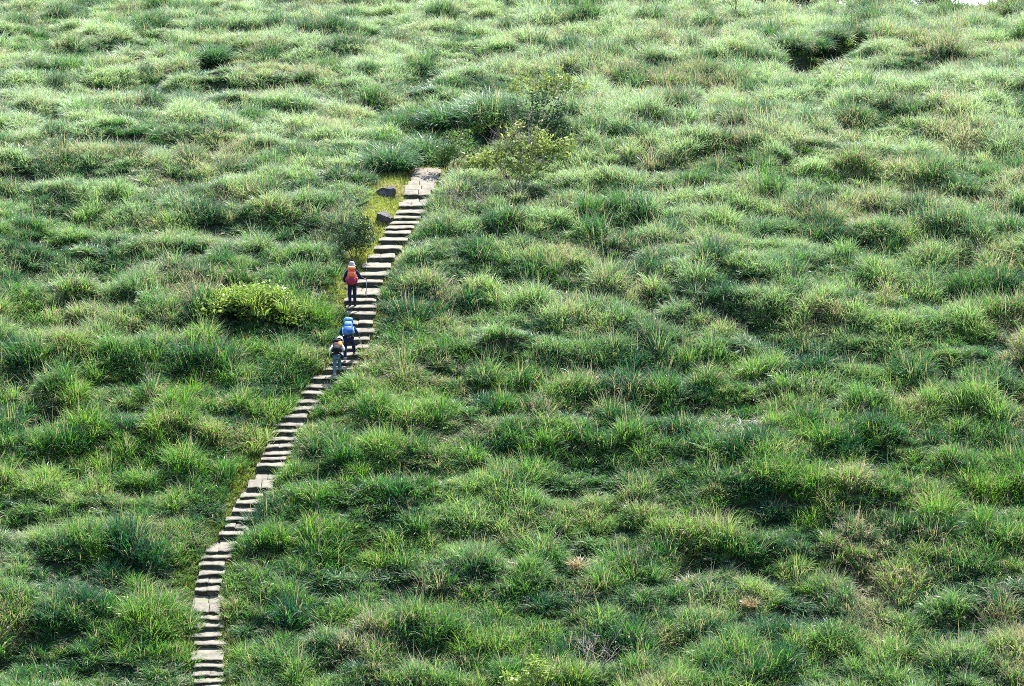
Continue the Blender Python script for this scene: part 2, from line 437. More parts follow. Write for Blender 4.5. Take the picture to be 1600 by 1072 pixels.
# low understory that closes the gaps
gx, gy = np.meshgrid(np.arange(-36, 36, .5), np.arange(93, 171.5, .48))
ux = gx.ravel() + rng.uniform(-.3, .3, gx.size); uy = gy.ravel() + rng.uniform(-.3, .3, gx.size)
k = np.abs(ux) < uy * (800 / F) + 3.2; ux, uy = ux[k], uy[k]
d, s, v_ = path_dist(ux, uy)
k = ((d > np.where(s < 0, .75 + np.interp(v_, VK, VL), 1.0)) | (uy > PATH[-1, 1] - .4)) & (hollow(ux, uy) < 2); ux, uy = ux[k], uy[k]
n = ux.size; rot = np.zeros((n, 3)); rot[:, 2] = rng.random(n) * 6.28; rot[:, :2] = rng.normal(0, .15, (n, 2))
hs = rng.uniform(.28, .55, n); ws = rng.uniform(.75, 1.0, n)
under = scatter('low_grass', variants, np.stack([ux, uy, zat(ux, uy)], -1), rot, np.stack([ws, ws, hs], -1), rng.integers(0, n_var, n),
                dict(tint=np.clip(.22 + .5 * (fbm(ux / 5, uy / 4, 51, 3) - .5) + rng.normal(0, .08, n), .02, .9), pale=.1 + 0 * ux, dry=np.clip((fbm(ux / 3, uy / 3, 85, 2) - .5) * 1.5, .03, .5)), M_blade)
tag(under, 'low green undergrowth between the taller grass mounds', 'undergrowth', kind='stuff')

# short grass of the verges
vvar = [variant('verge_source', *joinb([blades(60, .16, .10, .24, arch=(.4, 1.6), width=(.012, .022), dryp=.12), blades(14, .15, .2, .38, arch=(.3, 1.2), width=(.01, .018))]), M_verge) for _ in range(4)]
gx, gy = np.meshgrid(np.arange(-24, 0, .15), np.arange(94, 136, .15))
vx = gx.ravel() + rng.uniform(-.08, .08, gx.size); vy = gy.ravel() + rng.uniform(-.08, .08, gx.size)
pre = np.zeros(vx.size, bool)
cxp = np.interp(vy, PATH[:, 1], PATH[:, 0]); pre = np.abs(vx - cxp) < 3.2
vx, vy = vx[pre], vy[pre]
d, s, v_ = path_dist(vx, vy)
vg = np.interp(v_, VK,
                  VL)
k = ((d > .34 + .30 * fbm(vx / .8, vy / .8, 171, 2) + .08 * rng.random(vx.size)) & (d < np.where(s < 0, .9 + vg, 1.15)) | ((v_ < 261) & (d < 1.3))) & (vy < PATH[-1, 1] + .3)
vx, vy, d, vv_ = vx[k], vy[k], d[k], v_[k]
n = vx.size
vz = H0(vx, vy)
rot = np.zeros((n, 3)); rot[:, 2] = rng.random(n) * 6.28
hs = .6 + .8 * fbm(vx / 1.3, vy / 1.3, 91, 2)
verge_grass = scatter('verge_grass', vvar, np.stack([vx, vy, vz], -1), rot, np.stack([hs, hs, hs], -1), rng.integers(0, 4, n),
                      dict(tint=np.clip((.08 + .9 * fbm(vx / 1.6, vy / 1.6, 95, 3)) * np.interp(vv_, [240, 400, 480, 560, 700, 760, 800, 1080], [1.1, 1.1, 1.0, .6, .8, .8, .5, .4]), 0, 1), pale=.15 + .2 * (vv_ < 450), dry=np.clip((fbm(vx / 1.1, vy / 1.1, 99, 2) - .55) * 2, 0, .6)), M_verge)
tag(verge_grass, 'short yellow green grass along both edges of the stone stairway', 'grass', kind='stuff')

# ------------------------------------------------------------------ stone stairway
EDGES = [1091, 1078.5, 1066, 1054, 1042, 1031, 1005, 993, 980, 967.5, 955, 923.5, 910, 898, 884, 872, 861, 835.5, 824, 811.5, 799, 787, 774.5, 762, 728.6, 717.6, 708, 697, 686, 675, 664,
         653, 639.5, 629, 616, 605, 591.5, 578, 566, 555, 544, 531, 519, 505, 491.5, 481, 470, 461, 440, 430, 417, 402, 388, 375, 365, 356, 348, 340, 332, 321, 303.5]
STEPS = []
MI = []
for v in EDGES:
    a, b = path_u(v); pa = hit(a, v); pb = hit(b, v)
    # the flight meets each edge square: keep the mean depth with a slight skew
    ym = (pa[1] + pb[1]) / 2
    STEPS.append([pa[0], pb[0], ym, float(zprof(ym))])
stair = empty('stone_stairway', (STEPS[20][0], STEPS[20][2], STEPS[20][3]), 'long weathered stone stairway climbing diagonally through the tall green grass', 'stairway')
def noisy(v, s, amp, seed):
    v = np.asarray(v, float)
    return v + amp * np.stack([fbm(v[:, 0] * s + v[:, 2] * 3.1, v[:, 1] * s + 5, seed) - .5, fbm(v[:, 0] * s + 9, v[:, 1] * s + v[:, 2] * 2.7, seed + 1) - .5, fbm(v[:, 0] * s + 3, v[:, 1] * s + 17, seed + 2) - .5], -1)
def slab(x0, x1, yf0, yf1, yb0, yb1, zf, zb, zbot, seed, amp=.05):
    """rough stone: front edge y at either end, back edge, tread heights; rounded nose"""
    nx, nd = 9, 6
    global MI
    V = []; Fs = []
    rows = []
    for i in range(nx):
        t = i / (nx - 1); x = x0 + (x1 - x0) * t
        yf = yf0 + (yf1 - yf0) * t + .035 * math.sin(t * 5 + seed) + .03 * (rng.random() - .5)
        yb = yb0 + (yb1 - yb0) * t
        e = .015 * (1 - min(1, min(t, 1 - t) * 8))
        th = .03 + .03 * rng.random()
        prof = [(yf + .10, zbot), (yf + .085, zf - th - .05), (yf + .08, zf - th - .004), (yf + .012, zf - th), (yf, zf - .03), (yf + .025, zf - .006)]
        for k in range(1, nd + 1):
            s = k / nd; prof.append((yf + .03 + (yb - yf - .03) * s, zf + (zb - zf) * s))
        prof.append((yb, zbot))
        bump = .018 * (vnoise(np.array([t * 4 + seed * 3.3]), np.array([seed * 1.7]), 5)[0] - .5)
        rows.append([(x, yy, zz + (bump - e if zz > zbot + .01 else 0)) for yy, zz in prof])
    m = len(rows[0])
    V = np.array([p for r in rows for p in r])
    V[:, 2] += np.where(V[:, 2] > zbot + .02, (fbm(V[:, 0] * 3.2, V[:, 1] * 3.2 + seed * 2.3, 33, 3) - .5) * amp * .6, 0)
    V[:, 1] += (fbm(V[:, 0] * 4.2, V[:, 2] * 5 + seed, 37, 2) - .5) * amp
    for i in range(nx - 1):
        for k in range(m - 1):
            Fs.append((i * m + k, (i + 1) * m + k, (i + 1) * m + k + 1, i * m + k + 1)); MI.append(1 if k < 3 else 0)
    MI += [0, 0]
    Fs.append(tuple(range(m - 1, -1, -1))); Fs.append(tuple((nx - 1) * m + k for k in range(m)))
    return V, Fs
for i in range(len(STEPS)):
    x0, x1, y, z = STEPS[i]
    if i + 1 < len(STEPS): yb, zb = STEPS[i + 1][2], STEPS[i + 1][3]
    else: e_ = hit(672, 260); yb, zb = e_[1], float(zprof(e_[1])) - .05
    xb0, xb1 = (STEPS[i + 1][0], STEPS[i + 1][1]) if i + 1 < len(STEPS) else (hit(654, 260)[0], hit(689, 260)[0])
    j = lambda s: (rng.random() - .5) * s
    rise = zb - z; depth = yb - y
    zback = z + max(.01, rise - .19 - .05 * rng.random()) if i + 1 < len(STEPS) else zb - .02
    long = depth > .9
    V = []; Fs = []; MI = []
    nst = 1 if rng.random() < .72 else 2
    cuts = [0] + ([.35 + .3 * rng.random()] if nst == 2 else []) + [1]
    X0, X1 = x0 - .05 + j(.16), x1 + .05 + j(.16); skew = j(.2) + .03
    if long:      # a landing is paved with several flags
        nr = max(2, round(depth / .55)); lx = ((xb0 + xb1) - (x0 + x1)) / 2; lw = ((xb1 - xb0) - (X1 - X0))
        for r_ in range(nr):
            ya, yc = y + depth * r_ / nr, y + depth * (r_ + 1) / nr + (.012 if r_ < nr - 1 else .12) - .03
            za, zd = z + (zback - z) * r_ / nr, z + (zback - z) * (r_ + 1) / nr
            s_ = lx * (r_ + .5) / nr; cc = [0, .3 + .4 * rng.random(), 1]
            for a, b in zip(cc[:-1], cc[1:]):
                e0, e1 = j(.10) * (a == 0), j(.10) * (b == 1)
                v_, f_ = slab(X0 + s_ + (X1 - X0) * a + .012 + e0, X0 + s_ + (X1 - X0) * b - .012 + e1, ya + skew * (a - .5) + j(.02), ya + skew * (b - .5) + j(.02), yc, yc, za + j(.03), zd + j(.03), za - .40, i * 1.31 + a + r_)
                Fs += [tuple(q + len(V) for q in f) for f in f_]; V += [tuple(p) for p in v_]
        cuts = []
    for a, b in zip(cuts[:-1], cuts[1:]):
        dz = j(.055)
        v_, f_ = slab(X0 + (X1 - X0) * a + .006, X0 + (X1 - X0) * b - .006, y + skew * (a - .5) + j(.04), y + skew * (b - .5) + j(.04), yb + .12, yb + .12, z + dz, zback + dz + .01, z - .42, i * 1.31 + a)
        Fs += [tuple(q + len(V) for q in f) for f in f_]; V += [tuple(p) for p in v_]
    V = np.array(V) - np.array(stair.location)
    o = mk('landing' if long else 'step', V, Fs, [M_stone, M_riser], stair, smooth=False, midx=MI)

# tubes, skin bodies
def tube(pts, radii, sides=6, cap=True):
    pts = [Vector(p) for p in pts]; V = []; Fs = []
    up = Vector((.3, .1, 1)).normalized()
    for i, p in enumerate(pts):
        t = (pts[min(i + 1, len(pts) - 1)] - pts[max(i - 1, 0)]).normalized()
        a = t.cross(up if abs(t.dot(up)) < .95 else Vector((1, 0, 0))).normalized(); b = t.cross(a)
        for k in range(sides):
            an = 2 * math.pi * k / sides
            V.append(p + (a * math.cos(an) + b * math.sin(an)) * radii[i])
    for i in range(len(pts) - 1):
        for k in range(sides):
            k2 = (k + 1) % sides
            Fs.append((i * sides + k, i * sides + k2, (i + 1) * sides + k2, (i + 1) * sides + k))
    if cap:
        Fs.append(tuple(range(sides - 1, -1, -1))); Fs.append(tuple((len(pts) - 1) * sides + k for k in range(sides)))
    return [tuple(v) for v in V], Fs
def merge(parts):
    V = []; Fs = []
    for v, f in parts:
        Fs += [tuple(q + len(V) for q in ff) for ff in f]; V += list(v)
    return V, Fs
def branches(base, n, length, r0, spread=.7, kids=3, depth=2, droop=0.0, rg=random):
    out = []
    def grow(p, d, L, r, lev):
        pts = [p]; q = p.copy(); dd = d.copy()
        for k in range(4):
            dd = (dd + Vector((rg.gauss(0, .16), rg.gauss(0, .16), rg.gauss(0, .1) - droop))).normalized()
            q = q + dd * (L / 4); pts.append(q.copy())
        out.append(tube(pts, [r, r * .85, r * .7, r * .55, r * .35], 5))
        if lev > 0:
            for k in range(kids):
                s = pts[rg.choice([2, 3, 4])]
                nd = (dd + Vector((rg.gauss(0, spread), rg.gauss(0, spread), rg.gauss(.1, .35)))).normalized()
                grow(s, nd, L * rg.uniform(.5, .75), r * .5, lev - 1)
    for i in range(n):
        a = 2 * math.pi * (i + rg.random() * .6) / n
        d = Vector((math.cos(a) * spread, math.sin(a) * spread, 1)).normalized()
        grow(Vector(base) + Vector((math.cos(a), math.sin(a), 0)) * r0 * 1.5, d, length * rg.uniform(.8, 1.15), r0, depth)
    return merge(out)

def skin(name, nodes, edges, m, parent, sub=2, root=None):
    keys = list(nodes); me = bpy.data.meshes.new(name)
    me.from_pydata([nodes[k][0] for k in keys], [(keys.index(a), keys.index(b)) for a, b in edges], [])
    o = bpy.data.objects.new(name, me); col.objects.link(o)
    md = o.modifiers.new('skin', 'SKIN'); md.use_smooth_shade = True
    for k, sv in zip(keys, me.skin_vertices[0].data):
        r = nodes[k][1]; sv.radius = (r, r) if not isinstance(r, tuple) else r
        sv.use_root = (k == (root or keys[0]))
    s = o.modifiers.new('sub', 'SUBSURF'); s.levels = sub; s.render_levels = sub
    dg = bpy.context.evaluated_depsgraph_get(); dg.update()
    ne = bpy.data.meshes.new_from_object(o.evaluated_get(dg))
    bpy.data.objects.remove(o); bpy.data.meshes.remove(me)
    ne.materials.clear(); ne.materials.append(m)
    ne.polygons.foreach_set('use_smooth', np.ones(len(ne.polygons), dtype=bool))
    r = bpy.data.objects.new(name, ne); col.objects.link(r); r.parent = parent
    return r

def lumpy(rx, ry, rz, p=3.0, seg=20, rings=12, fn=None):
    """superellipsoid"""
    V = []; Fs = []
    for i in range(rings + 1):
        th = -math.pi / 2 + math.pi * i / rings
        for k in range(seg):
            ph = 2 * math.pi * k / seg
            c = lambda a: math.copysign(abs(math.cos(a)) ** (2 / p), math.cos(a)); s = lambda a: math.copysign(abs(math.sin(a)) ** (2 / p), math.sin(a))
            v = [rx * c(th) * c(ph), ry * c(th) * s(ph), rz * s(th)]
            if fn: v = fn(v)
            V.append(tuple(v))
    for i in range(rings):
        for k in range(seg):
            k2 = (k + 1) % seg
            Fs.append((i * seg + k, i * seg + k2, (i + 1) * seg + k2, (i + 1) * seg + k))
    return V, Fs
def place(vf, loc, R=None):
    v, f = vf
    return [tuple((R @ Vector(p) if R else Vector(p)) + Vector(loc)) for p in v], f

M_skin = simple('skin', (.42, .26, .18), .6, .35, .1)
M_hair = simple('dark_hair', (.012, .010, .010), .5, .4, .2)
M_eye = simple('eye', (.02, .015, .012), .2, .5, .1)
M_navy = simple('navy_cloth', (.012, .014, .055), .85, .2, .3, 14)
M_black = simple('black_cloth', (.012, .010, .018), .8, .25, .3, 14)
M_greyblue = simple('grey_blue_cloth', (.09, .15, .20), .85, .2, .2, 14)
M_red = simple('red_nylon', (.70, .075, .025), .55, .4, .15, 10)
M_coral = simple('coral_nylon', (.80, .17, .06), .55, .4, .15, 10)
M_burg = simple('burgundy_nylon', (.28, .012, .045), .6, .35, .2, 10)
M_orange = simple('orange_fabric', (.85, .24, .02), .6, .3, .1, 10)
M_blue = simple('blue_nylon', (.026, .10, .34), .55, .4, .25, 10)
M_dblue = simple('dark_blue_cloth', (.012, .035, .11), .8, .2, .3, 14)
M_sky = simple('pale_blue_nylon', (.13, .32, .52), .55, .4, .2, 10)
M_white = simple('white_cloth', (.72, .74, .78), .8, .2, .1, 14)
M_grey = simple('grey_cloth', (.24, .24, .27), .85, .2, .2, 14)
M_cyanhat = simple('pale_cyan_cloth', (.62, .80, .82), .8, .2, .1, 14)
M_boot = simple('boot_leather', (.035, .032, .035), .7, .3, .3, 14)
M_paleshoe = simple('grey_shoe', (.30, .30, .33), .7, .3, .3, 14)
M_metal = simple('pole_metal', (.35, .36, .38), .35, .5, .1, 14, .8)
M_grip = simple('pole_grip', (.02, .02, .02), .8, .3, .2)

def hand(nodes, edges, wrist, d, side, grip=True, pre='r'):
    """palm, four unequal fingers and a thumb, curled round a pole or hanging"""
    d = Vector(d).normalized(); w = Vector(wrist)
    lat = d.cross(Vector((0, 0, 1)) if abs(d.z) < .9 else Vector((0, 1, 0))).normalized()
    nrm = d.cross(lat)
    pm = w + d * .055
    nodes[pre + 'palm'] = (tuple(pm), .026); edges.append((pre + 'wr', pre + 'palm'))
    for k, (o, L) in enumerate([(-.027, .062), (-.009, .072), (.009, .067), (.026, .052)]):
        a = pm + d * .03 + lat * o
        b = a + d * L * .45 + nrm * (.012 if grip else .006)
        c = b + (d * .15 + nrm * .9 if grip else d * .8 + nrm * .4).normalized() * L * .5
        for nm, p, r in (('a', a, .0105), ('b', b, .009), ('c', c, .008)):
            nodes[f'{pre}{k}{nm}'] = (tuple(p), r)
        edges += [(pre + 'palm', f'{pre}{k}a'), (f'{pre}{k}a', f'{pre}{k}b'), (f'{pre}{k}b', f'{pre}{k}c')]
    ta = w + d * .03 - lat * .03 * side + nrm * .01; tb = ta + d * .035 - lat * .012 * side + nrm * .022
    nodes[pre + 'ta'] = (tuple(ta), .011); nodes[pre + 'tb'] = (tuple(tb), .009)
    edges += [(pre + 'palm', pre + 'ta'), (pre + 'ta', pre + 'tb')]

def person(loc, rz, J, label, jacket, trousers, shoes, hat, brim, sleeves='long', hatc=None, group='hikers on the stairway', scale=1.0):
    """J: joints in the person's own frame, facing +y"""
    root = empty('person', loc, label, 'person', group, rz); root.scale = (scale,) * 3
    N = {}; E = []
    V = {k: Vector(p) for k, p in J.items()}
    N['pel'] = (J['pel'], .105); N['wst'] = (tuple(V['pel'].lerp(V['chest'], .5)), .10); N['chest'] = (J['chest'], .125)
    nk = V['chest'].lerp(V['head'], .52); N['neck'] = (tuple(nk), .052); N['jaw'] = (tuple(V['head'] - (V['head'] - nk).normalized() * .035 + Vector((0, .02, 0))), .070)
    N['head'] = (J['head'], .088); hd = (V['head'] - nk).normalized(); N['crown'] = (tuple(V['head'] + hd * .06), .075)
    fw = Vector((0, 1, -.15)).normalized(); N['nose'] = (tuple(V['head'] + fw * .095 - hd * .02), .014)
    E += [('pel', 'wst'), ('wst', 'chest'), ('chest', 'neck'), ('neck', 'jaw'), ('jaw', 'head'), ('head', 'crown'), ('head', 'nose')]
    for sgn, s in ((-1, 'l'), (1, 'r')):
        N[s + 'ear'] = (tuple(V['head'] + Vector((sgn * .088, -.005, -.01))), .015); E.append(('head', s + 'ear'))
        N[s + 'sh'] = (J[s + 'sh'], .058); N[s + 'el'] = (J[s + 'el'], .040); N[s + 'wr'] = (J[s + 'wr'], .027)
        E += [('chest', s + 'sh'), (s + 'sh', s + 'el'), (s + 'el', s + 'wr')]
        hand(N, E, J[s + 'wr'], V[s + 'wr'] - V[s + 'el'], sgn, True, s)
        N[s + 'hip'] = (J[s + 'hip'], .083); N[s + 'kn'] = (J[s + 'kn'], .056); N[s + 'an'] = (J[s + 'an'], .040)
        toe = V[s + 'an'] + Vector((sgn * .02, .15, -.055)); N[s + 'toe'] = (tuple(toe), .032)
        E += [('pel', s + 'hip'), (s + 'hip', s + 'kn'), (s + 'kn', s + 'an'), (s + 'an', s + 'toe')]
    body = skin('body', N, E, M_skin, root, 2, 'pel')
    # clothes a little outside the limbs
    C = {'pel': (J['pel'], .128), 'wst': (N['wst'][0], .130), 'chest': (J['chest'], .152), 'col': (tuple(V['chest'].lerp(nk, .62)), .075)}
    CE = [('pel', 'wst'), ('wst', 'chest'), ('chest', 'col')]
    for s in 'lr':
        C[s + 'sh'] = (J[s + 'sh'], .078); C[s + 'el'] = (J[s + 'el'], .058); CE += [('chest', s + 'sh'), (s + 'sh', s + 'el')]
        if sleeves == 'long': C[s + 'wr'] = (tuple(V[s + 'el'].lerp(V[s + 'wr'], .94)), .042); CE.append((s + 'el', s + 'wr'))
    skin('jacket', C, CE, jacket, root, 2, 'pel')
    T = {'pel': (tuple(V['pel'] + Vector((0, 0, .03))), .134)}; TE = []
    for s in 'lr':
        T[s + 'hip'] = (J[s + 'hip'], .102); T[s + 'kn'] = (J[s + 'kn'], .076); T[s + 'cf'] = (tuple(V[s + 'kn'].lerp(V[s + 'an'], .45)), .070); T[s + 'an'] = (tuple(V[s + 'kn'].lerp(V[s + 'an'], .93)), .060)
        TE += [('pel', s + 'hip'), (s + 'hip', s + 'kn'), (s + 'kn', s + 'cf'), (s + 'cf', s + 'an')]
    skin('trousers', T, TE, trousers, root, 2, 'pel')
    for sgn, s in ((-1, 'l'), (1, 'r')):
        B = {'up': (tuple(V[s + 'an'] + Vector((0, 0, .05))), .056), 'an': (tuple(V[s + 'an'] + Vector((0, -.012, -.02))), .060), 'mid': (tuple(V[s + 'an'] + Vector((sgn * .01, .07, -.045))), .050), 'toe': (tuple(V[s + 'an'] + Vector((sgn * .02, .155, -.055))), .042)}
        skin('boot', B, [('up', 'an'), ('an', 'mid'), ('mid', 'toe')], shoes, root, 2, 'an')
        ex = V['head'] + fw * .082 + Vector((sgn * .032, 0, .012))
        mk('eye', *place(lumpy(.011, .008, .009, 2, 8, 6), ex), M_eye, root, True)
    # hair at the nape, hat with a brim
    R = Vector((0, 0, 1)).rotation_difference(hd).to_matrix()
    mk('hair', *place(lumpy(.098, .100, .095, 2.2, 16, 10, lambda v: [v[0], v[1] - .012 if v[1] > 0 else v[1], v[2] if v[2] > -.06 else v[2] * .9]), V['head'] + hd * .035 - Vector((0, .022, 0)), R), M_hair, root, True)
    prof = [(.0, .165), (.05, .160), (.088, .135), (.108, .085), (.113, .035), (.118, .03)] + ([(.165, .012), (.168, .006), (.118, .02)] if brim else [(.121, .022), (.112, .018)])
    V_ = []; F_ = []; sg = 20
    for r_, z_ in prof:
        for k in range(sg):
            a = 2 * math.pi * k / sg; x_, y_ = r_ * math.cos(a), r_ * math.sin(a) * 1.06
            zz = z_ - (.012 * math.cos(2 * a) if r_ > .15 else 0)
            if not brim and z_ < .03 and math.sin(a) > .3: y_ += .075 * (math.sin(a) - .3) / .7; zz -= .012
            V_.append((x_, y_, zz))
    for i in range(len(prof) - 1):
        for k in range(sg):
            k2 = (k + 1) % sg; F_.append((i * sg + k, (i + 1) * sg + k, (i + 1) * sg + k2, i * sg + k2))
    mk('hat', *place((V_, F_), V['head'] + hd * .018, R), hat, root, True)
    return root

def backpack(proot, J, label, main, lid, lower, strap, h=.30, w=.165, dpt=.12, extra=None, pocket=None, at=.72):
    """rucksack on a person's back, tilted with the torso"""
    V = {k: Vector(p) for k, p in J.items()}
    sp = (V['chest'] - V['pel']).normalized(); back = Vector((1, 0, 0)).cross(sp).normalized()
    if back.y > 0: back = -back
    c = V['pel'].lerp(V['chest'], at) + back * (.145 + dpt)
    M = Matrix((Vector((1, 0, 0)), -back, sp)).transposed()     # local x, y (towards the back of the person), z up the spine
    Rw = Matrix.Rotation(proot.rotation_euler.z, 3, 'Z')
    loc = Vector(proot.location) + Rw @ c * proot.scale[0]
    b = empty('backpack', loc, label, 'backpack', 'rucksacks carried by the hikers')
    b.rotation_euler = (Rw @ M).to_euler(); b.scale = proot.scale
    sag = lambda v: [v[0] * (1 - .10 * v[2] / h), v[1] - .025 * (1 - (v[2] / h + .3) ** 2), v[2]]
    mk('main_bag', *place(lumpy(w, dpt, h, 3.2, 20, 14, sag), (0, 0, .02)), main, b, True)
    mk('lid', *place(lumpy(w * .96, dpt * 1.05, .075, 2.8, 18, 10), (0, -.01, h + .035)), lid, b, True)
    mk('lower_pocket', *place(lumpy(w * .92, .07, h * .42, 3, 16, 10), (0, -dpt - .005, -h * .42)), lower, b, True)
    for s in (-1, 1):
        mk('side_pocket', *place(lumpy(.045, dpt * .75, h * .42, 2.6, 14, 8), (s * (w + .012), 0, -h * .38)), pocket or lower, b, True)
        mk('shoulder_strap', *tube([(s * .085, dpt * .8, h * .85), (s * .095, dpt + .10, h * .95), (s * .105, dpt + .25, h * .75), (s * .12, dpt + .30, h * .2), (s * .13, dpt + .14, -h * .55), (s * .12, dpt * .8, -h * .75)], [.022] * 6, 6), strap, b, True)
        mk('compression_strap', *tube([(s * (w + .004), dpt * .6, h * .3), (s * (w * .9), -dpt * .75, h * .28), (s * w * .4, -dpt * 1.12, h * .3)], [.010] * 3, 5), strap, b, True)
    mk('hip_belt', *tube([(-.17, dpt + .22, -h * .95), (-.2, dpt + .08, -h * .92), (-.1, dpt * .6, -h * .9), (.1, dpt * .6, -h * .9), (.2, dpt + .08, -h * .92), (.17, dpt + .22, -h * .95)], [.03] * 6, 6), strap, b, True)
    if extra: extra(b, h, w, dpt)
    return b

def pole(p0, p1, label):
    """trekking pole from the hand (p0) to the tip (p1)"""
    p0, p1 = Vector(p0), Vector(p1); d = (p1 - p0).normalized(); L = (p1 - p0).length
    o = empty('trekking_pole', p1, label, 'trekking pole', 'trekking poles held by the hikers')
    o.rotation_euler = Vector((0, 0, 1)).rotation_difference(-d).to_euler()
    mk('shaft', *tube([(0, 0, .05), (0, 0, L * .5), (0, 0, L - .06)], [.010, .011, .012], 8), M_metal, o, True)
    mk('grip', *tube([(0, 0, L - .08), (0, 0, L - .02), (0, 0, L + .04), (0, 0, L + .07)], [.014, .017, .018, .02], 8), M_grip, o, True)
    mk('tip', *tube([(0, 0, 0), (0, 0, .05)], [.004, .009], 6), M_metal, o, True)
    mk('basket', *tube([(0, 0, .055), (0, 0, .062), (0, 0, .068)], [.012, .03, .012], 10), M_grip, o, True)
    return o

def tread(v):
    """tread height and depth just behind the edge nearest photo row v"""
    k = int(np.argmin([abs(e - v) for e in EDGES])); return STEPS[k]
# --- red hiker: upright, right arm out on a pole
k = tread(481); p = hit(550, 481); base = Vector((p[0], k[2] + .20, k[3] + .01))
J1 = dict(pel=(0, 0, .90), chest=(0, .03, 1.26), head=(0, .06, 1.555), lsh=(-.185, .02, 1.335), rsh=(.185, .02, 1.335),
          lel=(-.30, -.03, 1.08), lwr=(-.27, .12, .90), rel=(.33, .05, 1.10), rwr=(.47, .22, 1.03),
          lhip=(-.085, 0, .86), rhip=(.085, 0, .86), lkn=(-.095, .05, .48), rkn=(.10, .03, .48), lan=(-.085, .02, .085), ran=(.10, -.02, .085))
h1 = person(base, 0, J1, 'hiker standing upright in navy trousers and grey hat with a red backpack', M_navy, M_navy, M_boot, M_grey, True)
def ex1(b, h, w, d):
    mk('top_pocket', *place(lumpy(w * .8, .05, h * .30, 3, 16, 10), (0, -d - .012, h * .38)), M_coral, b, True)
    mk('water_bottle', *tube([(w + .035, -.01, -h * .6), (w + .035, -.01, -h * .1), (w + .035, -.01, 0)], [.035, .035, .018], 12), M_orange, b, True)
backpack(h1, J1, 'red and burgundy backpack with coral lid on the upright hiker', M_red, M_coral, M_burg, M_black, .31, .165, .12, ex1, M_burg)
wr = base + Vector(J1['rwr']) + Vector((.06, .06, -.02))
pole(wr, Vector((wr.x + .02, k[2] + .62, k[3] + .20)), 'upright trekking pole beside the hiker with the red backpack')
# --- blue hiker: bent forward, legs apart
k = tread(566); p = hit(544, 566); base = Vector((p[0], k[2] + .18, k[3] + .01))
J2 = dict(pel=(0, -.02, .85), chest=(.01, .25, 1.16), head=(.05, .45, 1.37), lsh=(-.18, .26, 1.21), rsh=(.20, .27, 1.20),
          lel=(-.31, .28, 1.0), lwr=(-.24, .45, .88), rel=(.34, .24, 1.0), rwr=(.38, .42, .86),
          lhip=(-.09, .02, .83), rhip=(.09, .03, .83), lkn=(-.13, .12, .47), rkn=(.19, .22, .55), lan=(-.12, -.02, .085), ran=(.20, .30, .225))
h2 = person(base, 0, J2, 'hiker bending forward with legs apart in navy trousers under a blue backpack', M_dblue, M_navy, M_paleshoe, M_dblue, False)
def ex2(b, h, w, d):
    mk('top_pocket', *place(lumpy(w * .75, .045, h * .3, 3, 16, 10), (0, -d - .015, h * .36)), M_sky, b, True)
backpack(h2, J2, 'blue backpack with pale blue lid on the bending hiker', M_blue, M_sky, M_blue, M_black, .30, .175, .13, ex2, M_sky)
wr = base + Vector(J2['rwr']) + Vector((.02, .07, -.02))
pole(wr + Vector((-.02, 0, .05)), Vector((wr.x + .16, k[2] + .75, k[3] + .24)), 'slanting trekking pole right of the hiker with the blue backpack')
# --- lower hiker: white hat, black pack with an orange item
k = tread(591.5); p = hit(526, 591.5); base = Vector((p[0], k[2] + .18, k[3] + .01))
J3 = dict(pel=(0, -.02, .82), chest=(.03, .27, 1.08), head=(.09, .46, 1.31), lsh=(-.15, .28, 1.13), rsh=(.20, .28, 1.13),
          lel=(-.25, .12, .98), lwr=(-.22, .30, .88), rel=(.27, .20, 1.0), rwr=(.24, .40, .95),
          lhip=(-.08, 0, .80), rhip=(.08, .01, .80), lkn=(-.08, .08, .46), rkn=(.09, .20, .54), lan=(-.075, -.02, .085), ran=(.10, .24, .24))
h3 = person(base, 0, J3, 'hiker in white top and pale hat lowest on the stairs with a black backpack', M_white, M_greyblue, M_paleshoe, M_cyanhat, True, scale=.97)
def ex3(b, h, w, d):
    mk('orange_cover', *place(lumpy(.085, .08, .13, 2.6, 16, 10), (w * .80, -d * .6, h * .45)), M_orange, b, True)
backpack(h3, J3, 'black backpack with an orange cover strapped to its side', M_black, M_black, M_black, M_black, .25, .155, .11, ex3, at=.50)
for hh in (h1, h2, h3): hh['group'] = 'hikers on the hillside'

# ------------------------------------------------------------------ rocks
def rock(u, v, r, label, seed):
    p = hit(u, v); zg = float(H0(p[0], p[1]))
    V = []; Fs = []
    import bmesh
    bm = bmesh.new(); bmesh.ops.create_icosphere(bm, subdivisions=4, radius=1)
    rg = np.random.default_rng(seed); planes = [(Vector(rg.normal(0, 1, 3)).normalized(), rg.uniform(.38, .78)) for _ in range(16)]
    for vt in bm.verts:
        c = vt.co.copy()
        for nrm, dd in planes:
            q = c.dot(nrm)
            if q > dd: c -= nrm * (q - dd)
        nn = fbm(np.array([c.x * 2.5 + seed]), np.array([c.y * 2.5 + c.z * 2]), seed, 3)[0] - .5
        vt.co = c * (1 + .45 * nn)
        vt.co = Vector((vt.co.x * r * 1.35, vt.co.y * r * 1.1, vt.co.z * r * 1.15))
    me = bpy.data.meshes.new('rock'); bm.to_mesh(me); bm.free(); me.materials.append(M_rock)
    o = bpy.data.objects.new('rock', me); col.objects.link(o); o.location = (p[0], p[1], zg + r * .16); o.rotation_euler = (0, 0, seed)
    tag(o, label, 'rock', 'dark rocks beside the stairway')
rock(600, 306, .40, 'smaller dark rock on the yellow verge nearer the upper landing', 3)
rock(598, 342, .52, 'larger dark rock on the yellow verge just below the smaller rock', 8)

